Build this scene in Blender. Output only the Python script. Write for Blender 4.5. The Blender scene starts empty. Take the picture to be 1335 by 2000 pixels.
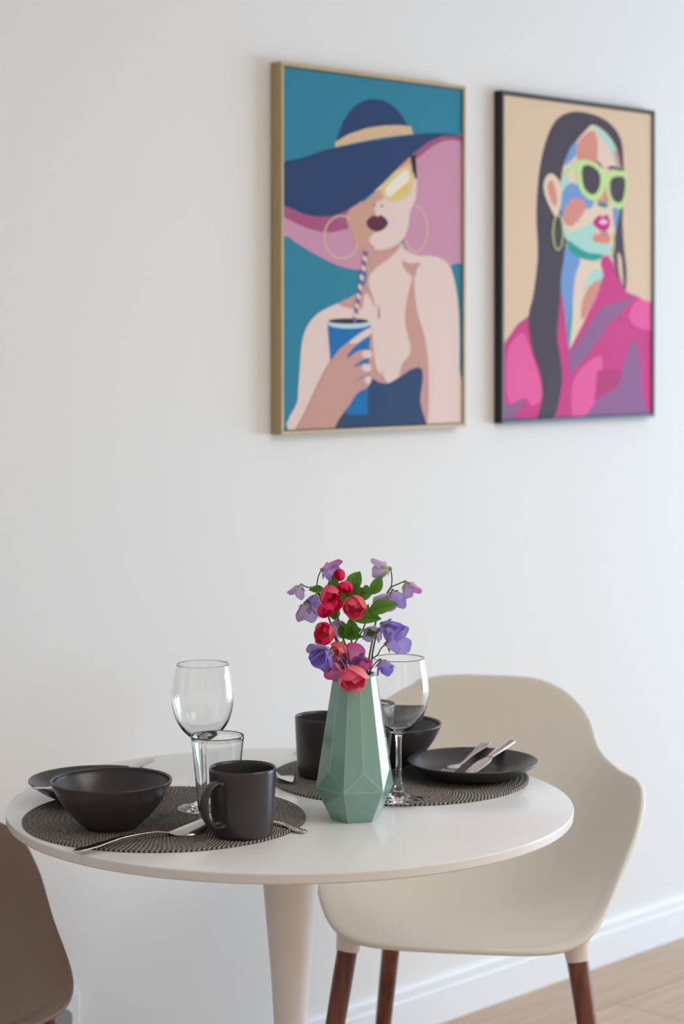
import bpy, bmesh, math, random
from mathutils import Vector, Matrix
random.seed(7)
PI = math.pi
S = bpy.context.scene
COL = S.collection

# ------------------------------------------------------------------ camera
FPX = 4100.0                     # focal length in pixels of the 2000 px high frame
cam_d = bpy.data.cameras.new('camera'); cam = bpy.data.objects.new('camera', cam_d); COL.objects.link(cam)
cam.location = (0, 0, 1.4); cam.rotation_euler = (PI/2, 0, 0)
cam_d.sensor_fit = 'VERTICAL'; cam_d.sensor_height = 36.0; cam_d.sensor_width = 24.03
cam_d.lens = 36.0 * FPX / 2000
cam_d.shift_y = -(1000 - 666) / 2000.0
cam_d.dof.use_dof = True; cam_d.dof.focus_distance = 2.84; cam_d.dof.aperture_fstop = 4.6
cam_d.clip_start = 0.05
S.camera = cam
S.view_settings.view_transform = 'Standard'; S.view_settings.look = 'None'
S.view_settings.gamma = 1.0; S.view_settings.exposure = 0.0
S.view_settings.use_curve_mapping = False

# ------------------------------------------------------------------ frame of the long wall: s along it, t out of it
ANG = math.radians(43.9)
DX, DY = math.cos(math.radians(46.1)), math.sin(math.radians(46.1))
DV = Vector((DX, DY, 0)); NV = Vector((DY, -DX, 0))
W0 = Vector((-0.113, 3.95, 0)) - NV * 0.034
def wp(s, t, z): return W0 + DV * s + NV * t + Vector((0, 0, z))
WROT = math.atan2(DY, DX)

# ------------------------------------------------------------------ light
def lin(c):
    return tuple((x/255/12.92 if x/255 <= .04045 else ((x/255+.055)/1.055)**2.4) for x in c)
world = bpy.data.worlds.new('world'); S.world = world; world.use_nodes = True
bg = world.node_tree.nodes['Background']
bg.inputs[0].default_value = (.62, .52, .44, 1); bg.inputs[1].default_value = 1.0
def area(name, loc, target, sx, sy, power, col):
    l = bpy.data.lights.new(name, 'AREA'); l.shape = 'RECTANGLE'; l.size = sx; l.size_y = sy
    l.energy = power; l.color = col
    o = bpy.data.objects.new(name, l); COL.objects.link(o); o.location = loc
    o.rotation_euler = (Vector(target) - Vector(loc)).to_track_quat('-Z', 'Y').to_euler()
    return o
# daylight of the tall window in the right-hand wall
area('window_daylight', wp(5.6, 2.5, .84), wp(0, 2.0, .8), 3.9, 1.6, 318, (.47, .70, .94))
# added overhead fill to brighten tabletop and seat; no real fixture there
area('overhead_fill', wp(.2, 3.3, 2.57), wp(.2, 3.3, 0), 2.4, 1.8, 52, (1, .98, .94))

# ------------------------------------------------------------------ materials
def mat(name, col, rough=.5, metal=0, spec=.5, **kw):
    m = bpy.data.materials.new(name); m.use_nodes = True
    b = m.node_tree.nodes['Principled BSDF']
    b.inputs['Base Color'].default_value = (*lin(col), 1); b.inputs['Roughness'].default_value = rough
    b.inputs['Metallic'].default_value = metal; b.inputs['Specular IOR Level'].default_value = spec
    for k, v in kw.items(): b.inputs[k.replace('_', ' ')].default_value = v
    return m
def noisy(m, scale, amt, bump=0, detail=4, coord='Object', stretch=(1, 1, 1), bdist=.002):
    """vary the base colour a little and add fine bump"""
    nt = m.node_tree; N = nt.nodes; L = nt.links; b = N['Principled BSDF']
    tc = N.new('ShaderNodeTexCoord'); mp = N.new('ShaderNodeMapping'); mp.inputs['Scale'].default_value = stretch
    nz = N.new('ShaderNodeTexNoise'); nz.inputs['Scale'].default_value = scale; nz.inputs['Detail'].default_value = detail
    L.new(tc.outputs[coord], mp.inputs[0]); L.new(mp.outputs[0], nz.inputs['Vector'])
    c = list(b.inputs['Base Color'].default_value)[:3]
    if amt:
        r = N.new('ShaderNodeValToRGB'); r.color_ramp.elements[0].position = .3; r.color_ramp.elements[1].position = .7
        r.color_ramp.elements[0].color = (*[x*(1-amt) for x in c], 1); r.color_ramp.elements[1].color = (*[min(1, x*(1+amt)) for x in c], 1)
        L.new(nz.outputs['Fac'], r.inputs[0]); L.new(r.outputs[0], b.inputs['Base Color'])
    if bump:
        bp = N.new('ShaderNodeBump'); bp.inputs['Strength'].default_value = bump; bp.inputs['Distance'].default_value = bdist
        L.new(nz.outputs['Fac'], bp.inputs['Height']); L.new(bp.outputs[0], b.inputs['Normal'])
    return m
M = {}
M['wall'] = noisy(mat('wall_paint', (236, 234, 231), .75, spec=.3), 260, .006, .08)
M['ceiling'] = noisy(mat('ceiling_paint', (238, 236, 232), .85), 200, .006, .05)
M['trim'] = noisy(mat('trim_paint', (240, 241, 243), .42), 60, .005)
M['table'] = noisy(mat('white_lacquer', (236, 234, 231), .23, spec=.5), 90, .004)
M['table_base'] = noisy(mat('white_powder_coat', (236, 232, 228), .35), 90, .004)
M['shell'] = noisy(mat('cream_plastic', (226, 219, 208), .42, spec=.4), 500, .01, .04)
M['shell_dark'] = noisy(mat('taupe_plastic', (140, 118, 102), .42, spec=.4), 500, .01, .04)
M['socket_plastic'] = noisy(mat('pale_plastic', (228, 214, 206), .45), 300, .01)
M['stoneware'] = noisy(mat('dark_stoneware', (59, 53, 54), .30, spec=.5), 700, .06, .03)
M['steel'] = noisy(mat('polished_steel', (205, 200, 196), .16, 1), 200, .02)
M['gold'] = noisy(mat('brushed_gold_wood', (180, 156, 116), .5, .2), 120, .10, .1, stretch=(1, 1, .08))
M['black'] = noisy(mat('black_frame_paint', (24, 20, 22), .42), 120, .06)
M['dark_gap'] = noisy(mat('dark_gap', (30, 30, 36), .8), 90, .05)
M['socket_grey'] = noisy(mat('socket_grey', (150, 146, 144), .5), 90, .02)

# oak laminate floor: planks along the wall direction
def floor_mat():
    m = mat('oak_laminate', (190, 160, 132), .42); nt = m.node_tree; N = nt.nodes; L = nt.links; b = N['Principled BSDF']
    tc = N.new('ShaderNodeTexCoord'); mp = N.new('ShaderNodeMapping'); mp.inputs['Rotation'].default_value = (0, 0, -WROT)
    L.new(tc.outputs['Object'], mp.inputs[0])
    br = N.new('ShaderNodeTexBrick'); br.inputs['Scale'].default_value = 1; br.inputs['Brick Width'].default_value = 1.2
    br.inputs['Row Height'].default_value = .19; br.inputs['Mortar Size'].default_value = .0018
    br.inputs['Color1'].default_value = (*lin((198, 170, 144)), 1); br.inputs['Color2'].default_value = (*lin((184, 154, 128)), 1)
    br.inputs['Mortar'].default_value = (*lin((120, 95, 76)), 1)
    L.new(mp.outputs[0], br.inputs[0])
    m2 = N.new('ShaderNodeMapping'); m2.inputs['Scale'].default_value = (3, 45, 1); L.new(mp.outputs[0], m2.inputs[0])
    nz = N.new('ShaderNodeTexNoise'); nz.inputs['Scale'].default_value = 1.4; nz.inputs['Detail'].default_value = 6; L.new(m2.outputs[0], nz.inputs['Vector'])
    r = N.new('ShaderNodeValToRGB'); r.color_ramp.elements[0].color = (.72, .70, .68, 1); r.color_ramp.elements[1].color = (1.1, 1.1, 1.1, 1)
    r.color_ramp.elements[0].position = .3; r.color_ramp.elements[1].position = .65
    L.new(nz.outputs['Fac'], r.inputs[0])
    mx = N.new('ShaderNodeMix'); mx.data_type = 'RGBA'; mx.blend_type = 'MULTIPLY'; mx.inputs[0].default_value = .55
    L.new(br.outputs['Color'], mx.inputs[6]); L.new(r.outputs[0], mx.inputs[7]); L.new(mx.outputs[2], b.inputs['Base Color'])
    return m
M['floor'] = floor_mat()
def walnut():
    m = mat('walnut_stain', (92, 50, 38), .38); nt = m.node_tree; N = nt.nodes; L = nt.links; b = N['Principled BSDF']
    tc = N.new('ShaderNodeTexCoord'); mp = N.new('ShaderNodeMapping'); mp.inputs['Scale'].default_value = (60, 60, 4)
    nz = N.new('ShaderNodeTexNoise'); nz.inputs['Scale'].default_value = 1.5; nz.inputs['Detail'].default_value = 5
    r = N.new('ShaderNodeValToRGB'); r.color_ramp.elements[0].color = (*lin((90, 48, 38)), 1); r.color_ramp.elements[1].color = (*lin((132, 74, 57)), 1)
    r.color_ramp.elements[0].position = .35; r.color_ramp.elements[1].position = .68
    L.new(tc.outputs['Object'], mp.inputs[0]); L.new(mp.outputs[0], nz.inputs['Vector']); L.new(nz.outputs['Fac'], r.inputs[0]); L.new(r.outputs[0], b.inputs['Base Color'])
    return m
M['walnut'] = walnut()
def glass():
    m = bpy.data.materials.new('clear_glass'); m.use_nodes = True
    b = m.node_tree.nodes['Principled BSDF']
    b.inputs['Base Color'].default_value = (.985, .99, .985, 1); b.inputs['Roughness'].default_value = 0
    b.inputs['Transmission Weight'].default_value = 1; b.inputs['IOR'].default_value = 1.48
    # absorption-free, tiny noise in roughness
    return m
M['glass'] = glass()
def vase_mat():
    m = mat('celadon_glaze', (128, 168, 154), .16, spec=.6, Coat_Weight=.4, Coat_Roughness=.08)
    return noisy(m, 60, .03, .05, 3)
M['vase'] = vase_mat()
M['vase_edge'] = noisy(mat('celadon_glaze_edge', (150, 184, 166), .16, spec=.6, Coat_Weight=.4, Coat_Roughness=.08), 60, .03)
def placemat_mat():
    """braided grey cord: rings come from the mesh, the stitches from polar waves"""
    m = mat('woven_placemat', (84, 79, 76), .8, spec=.2); nt = m.node_tree; N = nt.nodes; L = nt.links; b = N['Principled BSDF']
    tc = N.new('ShaderNodeTexCoord'); sp = N.new('ShaderNodeSeparateXYZ'); L.new(tc.outputs['Object'], sp.inputs[0])
    def mth(op, a, bb=None, cc=None):
        n = N.new('ShaderNodeMath'); n.operation = op
        for i, v in enumerate((a, bb, cc)):
            if v is None: continue
            if isinstance(v, (int, float)): n.inputs[i].default_value = v
            else: L.new(v, n.inputs[i])
        return n.outputs[0]
    x, y = sp.outputs[0], sp.outputs[1]
    r = mth('SQRT', mth('ADD', mth('MULTIPLY', x, x), mth('MULTIPLY', y, y)))
    th = mth('ARCTAN2', y, x)
    ring = mth('MULTIPLY', r, 1/.0075*2*PI)
    fr = mth('FRACT', mth('MULTIPLY', r, 1/.0075))
    chev = mth('MULTIPLY', mth('ABSOLUTE', mth('SUBTRACT', fr, .5)), 5)
    st = mth('SINE', mth('ADD', mth('MULTIPLY', th, 180), mth('MULTIPLY', chev, 2.2)))
    nz = N.new('ShaderNodeTexNoise'); nz.inputs['Scale'].default_value = 420; nz.inputs['Detail'].default_value = 3
    L.new(tc.outputs['Object'], nz.inputs['Vector'])
    v = mth('ADD', mth('MULTIPLY', st, .28), nz.outputs['Fac'])
    rp = N.new('ShaderNodeValToRGB'); rp.color_ramp.elements[0].position = .36; rp.color_ramp.elements[1].position = .82
    rp.color_ramp.elements[0].color = (*lin((64, 60, 57)), 1); rp.color_ramp.elements[1].color = (*lin((180, 170, 158)), 1)
    L.new(v, rp.inputs[0]); L.new(rp.outputs[0], b.inputs['Base Color'])
    bp = N.new('ShaderNodeBump'); bp.inputs['Strength'].default_value = .8; bp.inputs['Distance'].default_value = .0012
    L.new(v, bp.inputs['Height']); L.new(bp.outputs[0], b.inputs['Normal'])
    return m
M['placemat'] = placemat_mat()
def petal_mat(name, base, mid, tip, rough=.6, p=.5):
    m = mat(name, mid, rough, spec=.25); nt = m.node_tree; N = nt.nodes; L = nt.links; b = N['Principled BSDF']
    b.inputs['Subsurface Weight'].default_value = .0
    tc = N.new('ShaderNodeTexCoord'); sp = N.new('ShaderNodeSeparateXYZ'); L.new(tc.outputs['UV'], sp.inputs[0])
    nz = N.new('ShaderNodeTexNoise'); nz.inputs['Scale'].default_value = 110; L.new(tc.outputs['Object'], nz.inputs['Vector'])
    ad = N.new('ShaderNodeMath'); ad.operation = 'MULTIPLY_ADD'; ad.inputs[1].default_value = .35; L.new(nz.outputs['Fac'], ad.inputs[0])
    sb = N.new('ShaderNodeMath'); sb.operation = 'SUBTRACT'; sb.inputs[1].default_value = .175; L.new(sp.outputs[1], sb.inputs[0]); L.new(sb.outputs[0], ad.inputs[2])
    r = N.new('ShaderNodeValToRGB'); e = r.color_ramp.elements; e[0].position = .05; e[0].color = (*lin(base), 1); e[1].position = .95; e[1].color = (*lin(tip), 1)
    k = e.new(p); k.color = (*lin(mid), 1)
    L.new(ad.outputs[0], r.inputs[0]); L.new(r.outputs[0], b.inputs['Base Color'])
    # thin petals let some light through
    tr = N.new('ShaderNodeBsdfTranslucent'); L.new(r.outputs[0], tr.inputs[0])
    mx = N.new('ShaderNodeMixShader'); mx.inputs[0].default_value = .3
    out = N['Material Output']; L.new(b.outputs[0], mx.inputs[1]); L.new(tr.outputs[0], mx.inputs[2]); L.new(mx.outputs[0], out.inputs[0])
    return m
M['lilac'] = petal_mat('lilac_petal', (238, 232, 214), (218, 200, 226), (202, 174, 222))
M['lilac_pink'] = petal_mat('mauve_petal', (238, 228, 210), (226, 182, 220), (216, 130, 204))
M['violet'] = petal_mat('violet_petal', (230, 214, 234), (190, 172, 238), (150, 130, 230))
M['violet_soft'] = petal_mat('soft_violet_petal', (236, 228, 224), (210, 190, 236), (180, 158, 232))
M['pink'] = petal_mat('pink_petal', (248, 212, 220), (246, 160, 204), (236, 104, 176))
M['magenta'] = petal_mat('crimson_petal', (250, 180, 166), (252, 62, 116), (252, 40, 108))
M['coral'] = petal_mat('coral_petal', (255, 184, 150), (255, 112, 120), (255, 132, 130))
M['coral_soft'] = petal_mat('soft_coral_petal', (255, 176, 140), (255, 130, 140), (255, 168, 172))
M['rose'] = petal_mat('rose_petal', (252, 160, 160), (255, 78, 126), (255, 124, 158))
def leaf_mat():
    m = mat('leaf_green', (70, 120, 44), .5, spec=.35); nt = m.node_tree; N = nt.nodes; L = nt.links; b = N['Principled BSDF']
    tc = N.new('ShaderNodeTexCoord'); sp = N.new('ShaderNodeSeparateXYZ'); L.new(tc.outputs['UV'], sp.inputs[0])
    a = N.new('ShaderNodeMath'); a.operation = 'SUBTRACT'; a.inputs[1].default_value = .5; L.new(sp.outputs[0], a.inputs[0])
    ab = N.new('ShaderNodeMath'); ab.operation = 'ABSOLUTE'; L.new(a.outputs[0], ab.inputs[0])
    r = N.new('ShaderNodeValToRGB'); e = r.color_ramp.elements; e[0].position = 0; e[0].color = (*lin((48, 88, 28)), 1); e[1].position = .5; e[1].color = (*lin((92, 144, 50)), 1)
    k = e.new(.05); k.color = (*lin((74, 126, 42)), 1)
    L.new(ab.outputs[0], r.inputs[0]); L.new(r.outputs[0], b.inputs['Base Color'])
    tr = N.new('ShaderNodeBsdfTranslucent'); tr.inputs[0].default_value = (*lin((110, 160, 50)), 1)
    mx = N.new('ShaderNodeMixShader'); mx.inputs[0].default_value = .22
    out = N['Material Output']; L.new(b.outputs[0], mx.inputs[1]); L.new(tr.outputs[0], mx.inputs[2]); L.new(mx.outputs[0], out.inputs[0])
    return m
M['leaf'] = leaf_mat()
M['stem'] = noisy(mat('stem_green', (84, 104, 48), .6), 300, .15)
M['calyx'] = noisy(mat('calyx_green', (140, 152, 84), .6), 300, .12)

# ------------------------------------------------------------------ object helpers
def tag(o, label, cat, group=None, kind=None):
    if label: o['label'] = label
    if cat: o['category'] = cat
    if group: o['group'] = group
    if kind: o['kind'] = kind
    return o
def empty(name, loc, rz, label, cat, group=None):
    o = bpy.data.objects.new(name, None); COL.objects.link(o); o.location = loc; o.rotation_euler = (0, 0, rz)
    o.empty_display_size = .05
    return tag(o, label, cat, group)
def obj(name, bm, m, parent=None, smooth=True, angle=None, loc=None, rz=0):
    me = bpy.data.meshes.new(name)
    bmesh.ops.recalc_face_normals(bm, faces=bm.faces) if angle != 'keep' else None
    bm.to_mesh(me); bm.free()
    for mm in (m if isinstance(m, list) else [m]): me.materials.append(mm)
    if smooth:
        for p in me.polygons: p.use_smooth = True
    if isinstance(angle, (int, float)):
        me.set_sharp_from_angle(angle=math.radians(angle))
    o = bpy.data.objects.new(name, me); COL.objects.link(o)
    if loc is not None: o.location = loc
    if rz: o.rotation_euler = (0, 0, rz)
    if parent: o.parent = parent
    return o
def lathe(prof, n=96, bm=None, close=False, off=(0, 0, 0)):
    bm = bm or bmesh.new(); rings = []
    for r, z in prof:
        if r < 1e-6: rings.append([bm.verts.new((off[0], off[1], z+off[2]))])
        else: rings.append([bm.verts.new((off[0]+r*math.cos(2*PI*i/n), off[1]+r*math.sin(2*PI*i/n), z+off[2])) for i in range(n)])
    prs = list(zip(rings, rings[1:]))
    if close: prs.append((rings[-1], rings[0]))
    for a, b in prs:
        for i in range(n):
            j = (i+1) % n
            if len(a) == 1 and len(b) == 1: continue
            if len(a) == 1: bm.faces.new((a[0], b[j], b[i]))
            elif len(b) == 1: bm.faces.new((a[i], a[j], b[0]))
            else: bm.faces.new((a[i], a[j], b[j], b[i]))
    return bm
def spline(P, n=8, closed=False):
    """Catmull-Rom through points of any dimension"""
    P = [Vector(p) for p in P]; out = []; k = len(P)
    rng = range(k if closed else k-1)
    for i in rng:
        if closed: p0, p1, p2, p3 = P[(i-1) % k], P[i], P[(i+1) % k], P[(i+2) % k]
        else: p0, p1, p2, p3 = P[max(i-1, 0)], P[i], P[i+1], P[min(i+2, k-1)]
        for j in range(n):
            t = j/n
            out.append(.5*((2*p1)+(-p0+p2)*t+(2*p0-5*p1+4*p2-p3)*t*t+(-p0+3*p1-3*p2+p3)*t**3))
    if not closed: out.append(P[-1].copy())
    return out
def tube(P, R, n=10, bm=None, up=(0, 0, 1)):
    """P list of points; R one radius, or one per point (each may be (a, b) for an oval)"""
    bm = bm or bmesh.new(); P = [Vector(p) for p in P]; rings = []
    if not isinstance(R, list): R = [R]*len(P)
    side = None
    for i, p in enumerate(P):
        d = (P[min(i+1, len(P)-1)] - P[max(i-1, 0)]).normalized()
        if side is None:
            side = d.cross(Vector(up)); side = side.normalized() if side.length > 1e-4 else Vector((1, 0, 0))
        side = (side - d*side.dot(d)).normalized(); u = side.cross(d).normalized()
        a, b = (R[i] if isinstance(R[i], tuple) else (R[i], R[i]))
        rings.append([bm.verts.new(p + side*a*math.cos(2*PI*k/n) + u*b*math.sin(2*PI*k/n)) for k in range(n)])
    for a, b in zip(rings, rings[1:]):
        for k in range(n): bm.faces.new((a[k], a[(k+1) % n], b[(k+1) % n], b[k]))
    bm.faces.new(rings[0][::-1]); bm.faces.new(rings[-1])
    return bm
def box(bm, org, ax, ay, az):
    """box from a corner and three edge vectors"""
    org, ax, ay, az = map(Vector, (org, ax, ay, az))
    v = [bm.verts.new(org + ax*i + ay*j + az*k) for k in (0, 1) for j in (0, 1) for i in (0, 1)]
    for f in ((0, 2, 3, 1), (4, 5, 7, 6), (0, 1, 5, 4), (2, 6, 7, 3), (0, 4, 6, 2), (1, 3, 7, 5)): bm.faces.new([v[i] for i in f])
    return bm
def wbox(s0, s1, t0, t1, z0, z1, bm=None):
    bm = bm or bmesh.new()
    return box(bm, wp(s0, t0, z0), DV*(s1-s0), NV*(t1-t0), (0, 0, z1-z0))
def bevel(o, w, seg=2):
    m = o.modifiers.new('bevel', 'BEVEL'); m.width = w; m.segments = seg; m.limit_method = 'ANGLE'; return o
def at(px, py, D):
    """point of the place seen in the photograph at px, py and at depth D"""
    return Vector(((px-667.5)/FPX*D, D, 1.4-(py-666)/FPX*D))
def onz(px, py, z):
    return at(px, py, FPX*(1.4-z)/(py-666))

# ------------------------------------------------------------------ the room
def structure(name, bm, m, **k):
    o = obj(name, bm, m, smooth=False, **k); o['kind'] = 'structure'; return o
S0, S1, T1, HC = -4.2, 5.4, 5.0, 2.6
structure('floor', wbox(S0, S1+.15, -.15, T1, -.1, 0), M['floor'])
structure('wall_back', wbox(S0, S1, -.15, 0, 0, HC), M['wall'])
structure('wall_left', wbox(S0-.15, S0, -.15, T1, 0, HC), M['wall'])
structure('ceiling', wbox(S0, S1+.15, -.15, T1, HC, HC+.1), M['ceiling'])
b = bmesh.new()      # right-hand wall with the tall window opening
wbox(S1, S1+.15, -.15, .5, 0, HC, b); wbox(S1, S1+.15, 4.5, T1, 0, HC, b)
wbox(S1, S1+.15, .5, 4.5, 0, .05, b); wbox(S1, S1+.15, .5, 4.5, 2.1, HC, b)
structure('wall_right', b, M['wall'])
b = bmesh.new()
for t0, t1, z0, z1 in ((.5, .56, .05, 2.1), (4.44, 4.5, .05, 2.1), (.56, 4.44, .05, .11), (.56, 4.44, 2.04, 2.1), (1.8, 1.87, .11, 2.04), (3.13, 3.2, .11, 2.04)):
    wbox(S1+.03, S1+.1, t0, t1, z0, z1, b)
structure('window_1', b, M['trim'])
b = bmesh.new()      # baseboard with a stepped moulding
prof = [(0, 0), (.014, 0), (.014, .068), (.011, .072), (.011, .088), (.006, .095), (0, .095)]
v0 = [b.verts.new(wp(S0, t, z)) for t, z in prof]; v1 = [b.verts.new(wp(S1, t, z)) for t, z in prof]
for i in range(len(prof)):
    j = (i+1) % len(prof); b.faces.new((v0[i], v1[i], v1[j], v0[j]))
b.faces.new(v0); b.faces.new(v1[::-1])
structure('baseboard_back', b, M['trim'])

# ------------------------------------------------------------------ wall socket, bottom left
ws = empty('wall_socket', wp(-.522, 0, .2), WROT, 'white plastic wall socket above the baseboard beside the taupe chair', 'wall socket')
b = box(bmesh.new(), (-.04, 0, 0), (.08, 0, 0), (0, -.032, 0), (0, 0, .085)); bevel(obj('housing', b, M['trim'], ws, smooth=False), .004, 3)
b = bmesh.new(); bmesh.ops.create_circle(b, cap_ends=True, segments=40, radius=.02, matrix=Matrix.Translation((0, -.0325, .042)) @ Matrix.Rotation(PI/2, 4, 'X'))
r = bmesh.ops.extrude_face_region(b, geom=b.faces[:]); bmesh.ops.translate(b, vec=(0, -.003, 0), verts=[x for x in r['geom'] if isinstance(x, bmesh.types.BMVert)])
obj('socket_well', b, M['socket_grey'], ws, smooth=False)

# ------------------------------------------------------------------ table
TX, TY, TZ, TR = -.0735, 3.005, .74, .403
tb = empty('pedestal_table', (TX, TY, 0), 0, 'round white pedestal table laid for two with a vase', 'table')
obj('tabletop', lathe([(0, TZ), (TR-.0022, TZ), (TR-.0006, TZ-.0006), (TR, TZ-.0022), (TR-.0008, TZ-.0125), (TR-.0025, TZ-.0145), (TR-.022, TZ-.019), (TR-.1, TZ-.027), (0, TZ-.027)], 192), M['table'], tb, angle=24)
ped = spline([(.085, .715), (.062, .70), (.048, .67), (.0405, .63), (.034, .56), (.028, .49), (.0240, .42), (.0215, .33), (.0225, .22), (.032, .13), (.055, .075), (.10, .04), (.17, .022), (.24, .012), (.262, .006), (.265, 0)], 5)
obj('pedestal', lathe([(0, .715)]+[(max(p.x, .001), p.y) for p in ped]+[(0, 0)], 96), M['table_base'], tb)

# ------------------------------------------------------------------ chairs
def keyed(keys, v):
    n = len(keys); i = max(0, min(n-2, next((k for k in range(n-1) if v <= keys[k+1][0]), n-2)))
    P = [Vector(k[1:]) for k in keys]; K = [k[0] for k in keys]
    def m(j):
        if j == 0: return (P[1]-P[0])/(K[1]-K[0])
        if j == n-1: return (P[-1]-P[-2])/(K[-1]-K[-2])
        return (P[j+1]-P[j-1])/(K[j+1]-K[j-1])
    h = K[i+1]-K[i]; t = (v-K[i])/h; t2 = t*t; t3 = t2*t
    return (2*t3-3*t2+1)*P[i]+(t3-2*t2+t)*h*m(i)+(-2*t3+3*t2)*P[i+1]+(t3-t2)*h*m(i+1)
CK = [(-1.0, 0.2339, 0.4382), (-0.7, 0.1595, 0.4437), (-0.35, 0.0408, 0.4422), (0.0, -0.0809, 0.4345), (0.25, -0.1703, 0.4543), (0.45, -0.2209, 0.5197), (0.65, -0.2552, 0.6077), (0.82, -0.2814, 0.7038), (1.0, -0.3032, 0.7922)]
EK = [(-1.0, 0.2297, 0.2206, 0.4348), (-0.75, 0.2363, 0.1757, 0.4732), (-0.45, 0.2562, 0.0991, 0.5308), (-0.15, 0.2821, 0.0314, 0.5951), (0.1, 0.2901, -0.0266, 0.6394), (0.3, 0.2797, -0.0875, 0.6542), (0.5, 0.2482, -0.17, 0.6584), (0.7, 0.2207, -0.2374, 0.6837), (0.85, 0.2172, -0.2722, 0.7351), (1.0, 0.2073, -0.2912, 0.7875)]
def chair(loc, yaw, shell_m, label):
    root = empty('armchair', loc, yaw-PI/2, label, 'chair', 'moulded armchairs at the round table')
    n = 61; bm = bmesh.new(); G = []
    for j in range(n):
        row = []
        for i in range(n):
            u = -1+2*i/(n-1); v = -1+2*j/(n-1)
            q = max(abs(u), abs(v))/((abs(u)**4.2+abs(v)**4.2)**(1/4.2)+1e-9); uu = u*q; vv = v*q   # rounded corners
            c = keyed(CK, vv); e = keyed(EK, vv); s = abs(uu); g = s**2.6
            x = math.copysign(e[0]*s, uu); y = c[0]+(e[1]-c[0])*g; z = c[1]+(e[2]-c[1])*g
            dm = 1-max(abs(u), abs(v))
            w = max(0, min(1, (dm-.06)/.05)); w = w*w*(3-2*w)
            if v < .1: z -= .004*w*min(1, (.1-v)*3)
            row.append(bm.verts.new((x, y, z)))
        G.append(row)
    for j in range(n-1):
        for i in range(n-1): bm.faces.new((G[j][i], G[j][i+1], G[j+1][i+1], G[j+1][i]))
    sh = obj('shell', bm, shell_m, root, angle='keep')
    so = sh.modifiers.new('thickness', 'SOLIDIFY'); so.thickness = .009; so.offset = -1
    bv = sh.modifiers.new('rounding', 'BEVEL'); bv.width = .003; bv.segments = 2; bv.limit_method = 'ANGLE'; bv.angle_limit = math.radians(50)
    for sx in (-1, 1):
        for top, foot in (((.183*sx, .15, .432), (.248*sx, .21, 0)), ((.147*sx, -.175, .440), (.205*sx, -.30, 0))):
            a, f = Vector(top), Vector(foot); d = (f-a).normalized()
            if sx: a2 = a + d*.019
            lg = obj('leg', tube([a2-d*.01, a2+d*.05, a2.lerp(f, .6), f-Vector((0,0,0))], [.0165, .0165, .0145, .011], 20), M['walnut'], root, angle=50)
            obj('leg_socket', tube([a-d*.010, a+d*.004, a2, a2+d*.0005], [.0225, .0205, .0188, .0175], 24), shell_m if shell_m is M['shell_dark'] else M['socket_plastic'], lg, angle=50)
    return root
chair((.216, 3.521, 0), math.radians(-99), M['shell'], 'cream moulded plastic armchair with dark walnut legs behind the round table')
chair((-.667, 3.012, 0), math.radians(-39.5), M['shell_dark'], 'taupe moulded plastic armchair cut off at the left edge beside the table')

# ------------------------------------------------------------------ placemats
MZ = .7442
def placemat(loc, rz, label):
    pr = []; R = .195; n = 26; w = R/n
    for k in range(n):
        for q in range(5):
            t = q/5; pr.append((max(k*w+t*w, 0 if k+q == 0 else .0002), .0026 + .0017*math.sqrt(max(0, 1-(2*t-1)**2))))
    pr.append((R, .0026)); pr.append((R-.0005, .0)); pr.append((0, 0))
    o = obj('placemat', lathe(pr, 128), M['placemat'], loc=loc, rz=rz)
    return tag(o, label, 'placemat', 'round woven placemats on the table')
placemat((-.245, 2.90, TZ), .3, 'round dark grey woven placemat under the bowl, mug and tumbler at the front left')
placemat((.087, 3.172, TZ), 1.1, 'round dark grey woven placemat behind the green vase')

# ------------------------------------------------------------------ crockery
def bowl_prof():
    out = spline([(.0, .0015), (.030, .0012), (.034, 0), (.0355, .0015), (.048, .0125), (.062, .0275), (.073, .044), (.0800, .058), (.0822, .0635)], 6)
    inn = spline([(.0812, .0650), (.0788, .0635), (.0775, .058), (.070, .0445), (.058, .029), (.043, .0145), (.025, .0072), (0, .006)], 6)
    return [(max(p.x, 0), p.y) for p in out+inn]
tag(obj('bowl', lathe(bowl_prof(), 128), M['stoneware'], loc=(-.311, 2.832, MZ)), 'dark stoneware cereal bowl at the front left of the table', 'bowl', 'dark stoneware bowls')
tag(obj('bowl', lathe(bowl_prof(), 128), M['stoneware'], loc=(.0725, 3.252, MZ)), 'dark stoneware bowl behind the vase, beside the right-hand plate', 'bowl', 'dark stoneware bowls')
def plate_prof():
    out = spline([(0, .002), (.050, .002), (.054, 0), (.0565, .001), (.068, .005), (.082, .0125), (.0935, .0205), (.0982, .0245)], 6)
    inn = spline([(.0980, .0262), (.0955, .0256), (.083, .0175), (.070, .0105), (.058, .0068), (.04, .0055), (0, .005)], 6)
    return [(max(p.x, 0), p.y) for p in out+inn]
tag(obj('plate', lathe(plate_prof(), 128), M['stoneware'], loc=(-.352, 3.02, MZ)), 'dark stoneware side plate mostly hidden behind the front left bowl', 'plate', 'dark stoneware side plates')
tag(obj('plate', lathe(plate_prof(), 128), M['stoneware'], loc=(.196, 3.157, MZ)), 'dark stoneware side plate at the right carrying a knife and fork', 'plate', 'dark stoneware side plates')
def mug_body():
    pr = [(0, .002), (.034, .002), (.036, 0), (.0382, .0012), (.0400, .006), (.0420, .03), (.0435, .06), (.0447, .086), (.0446, .0890), (.0436, .0902), (.0420, .0893), (.0415, .086), (.0400, .05), (.0385, .015), (.036, .0075), (.030, .0055), (0, .005)]
    return lathe(pr, 96)
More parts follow.
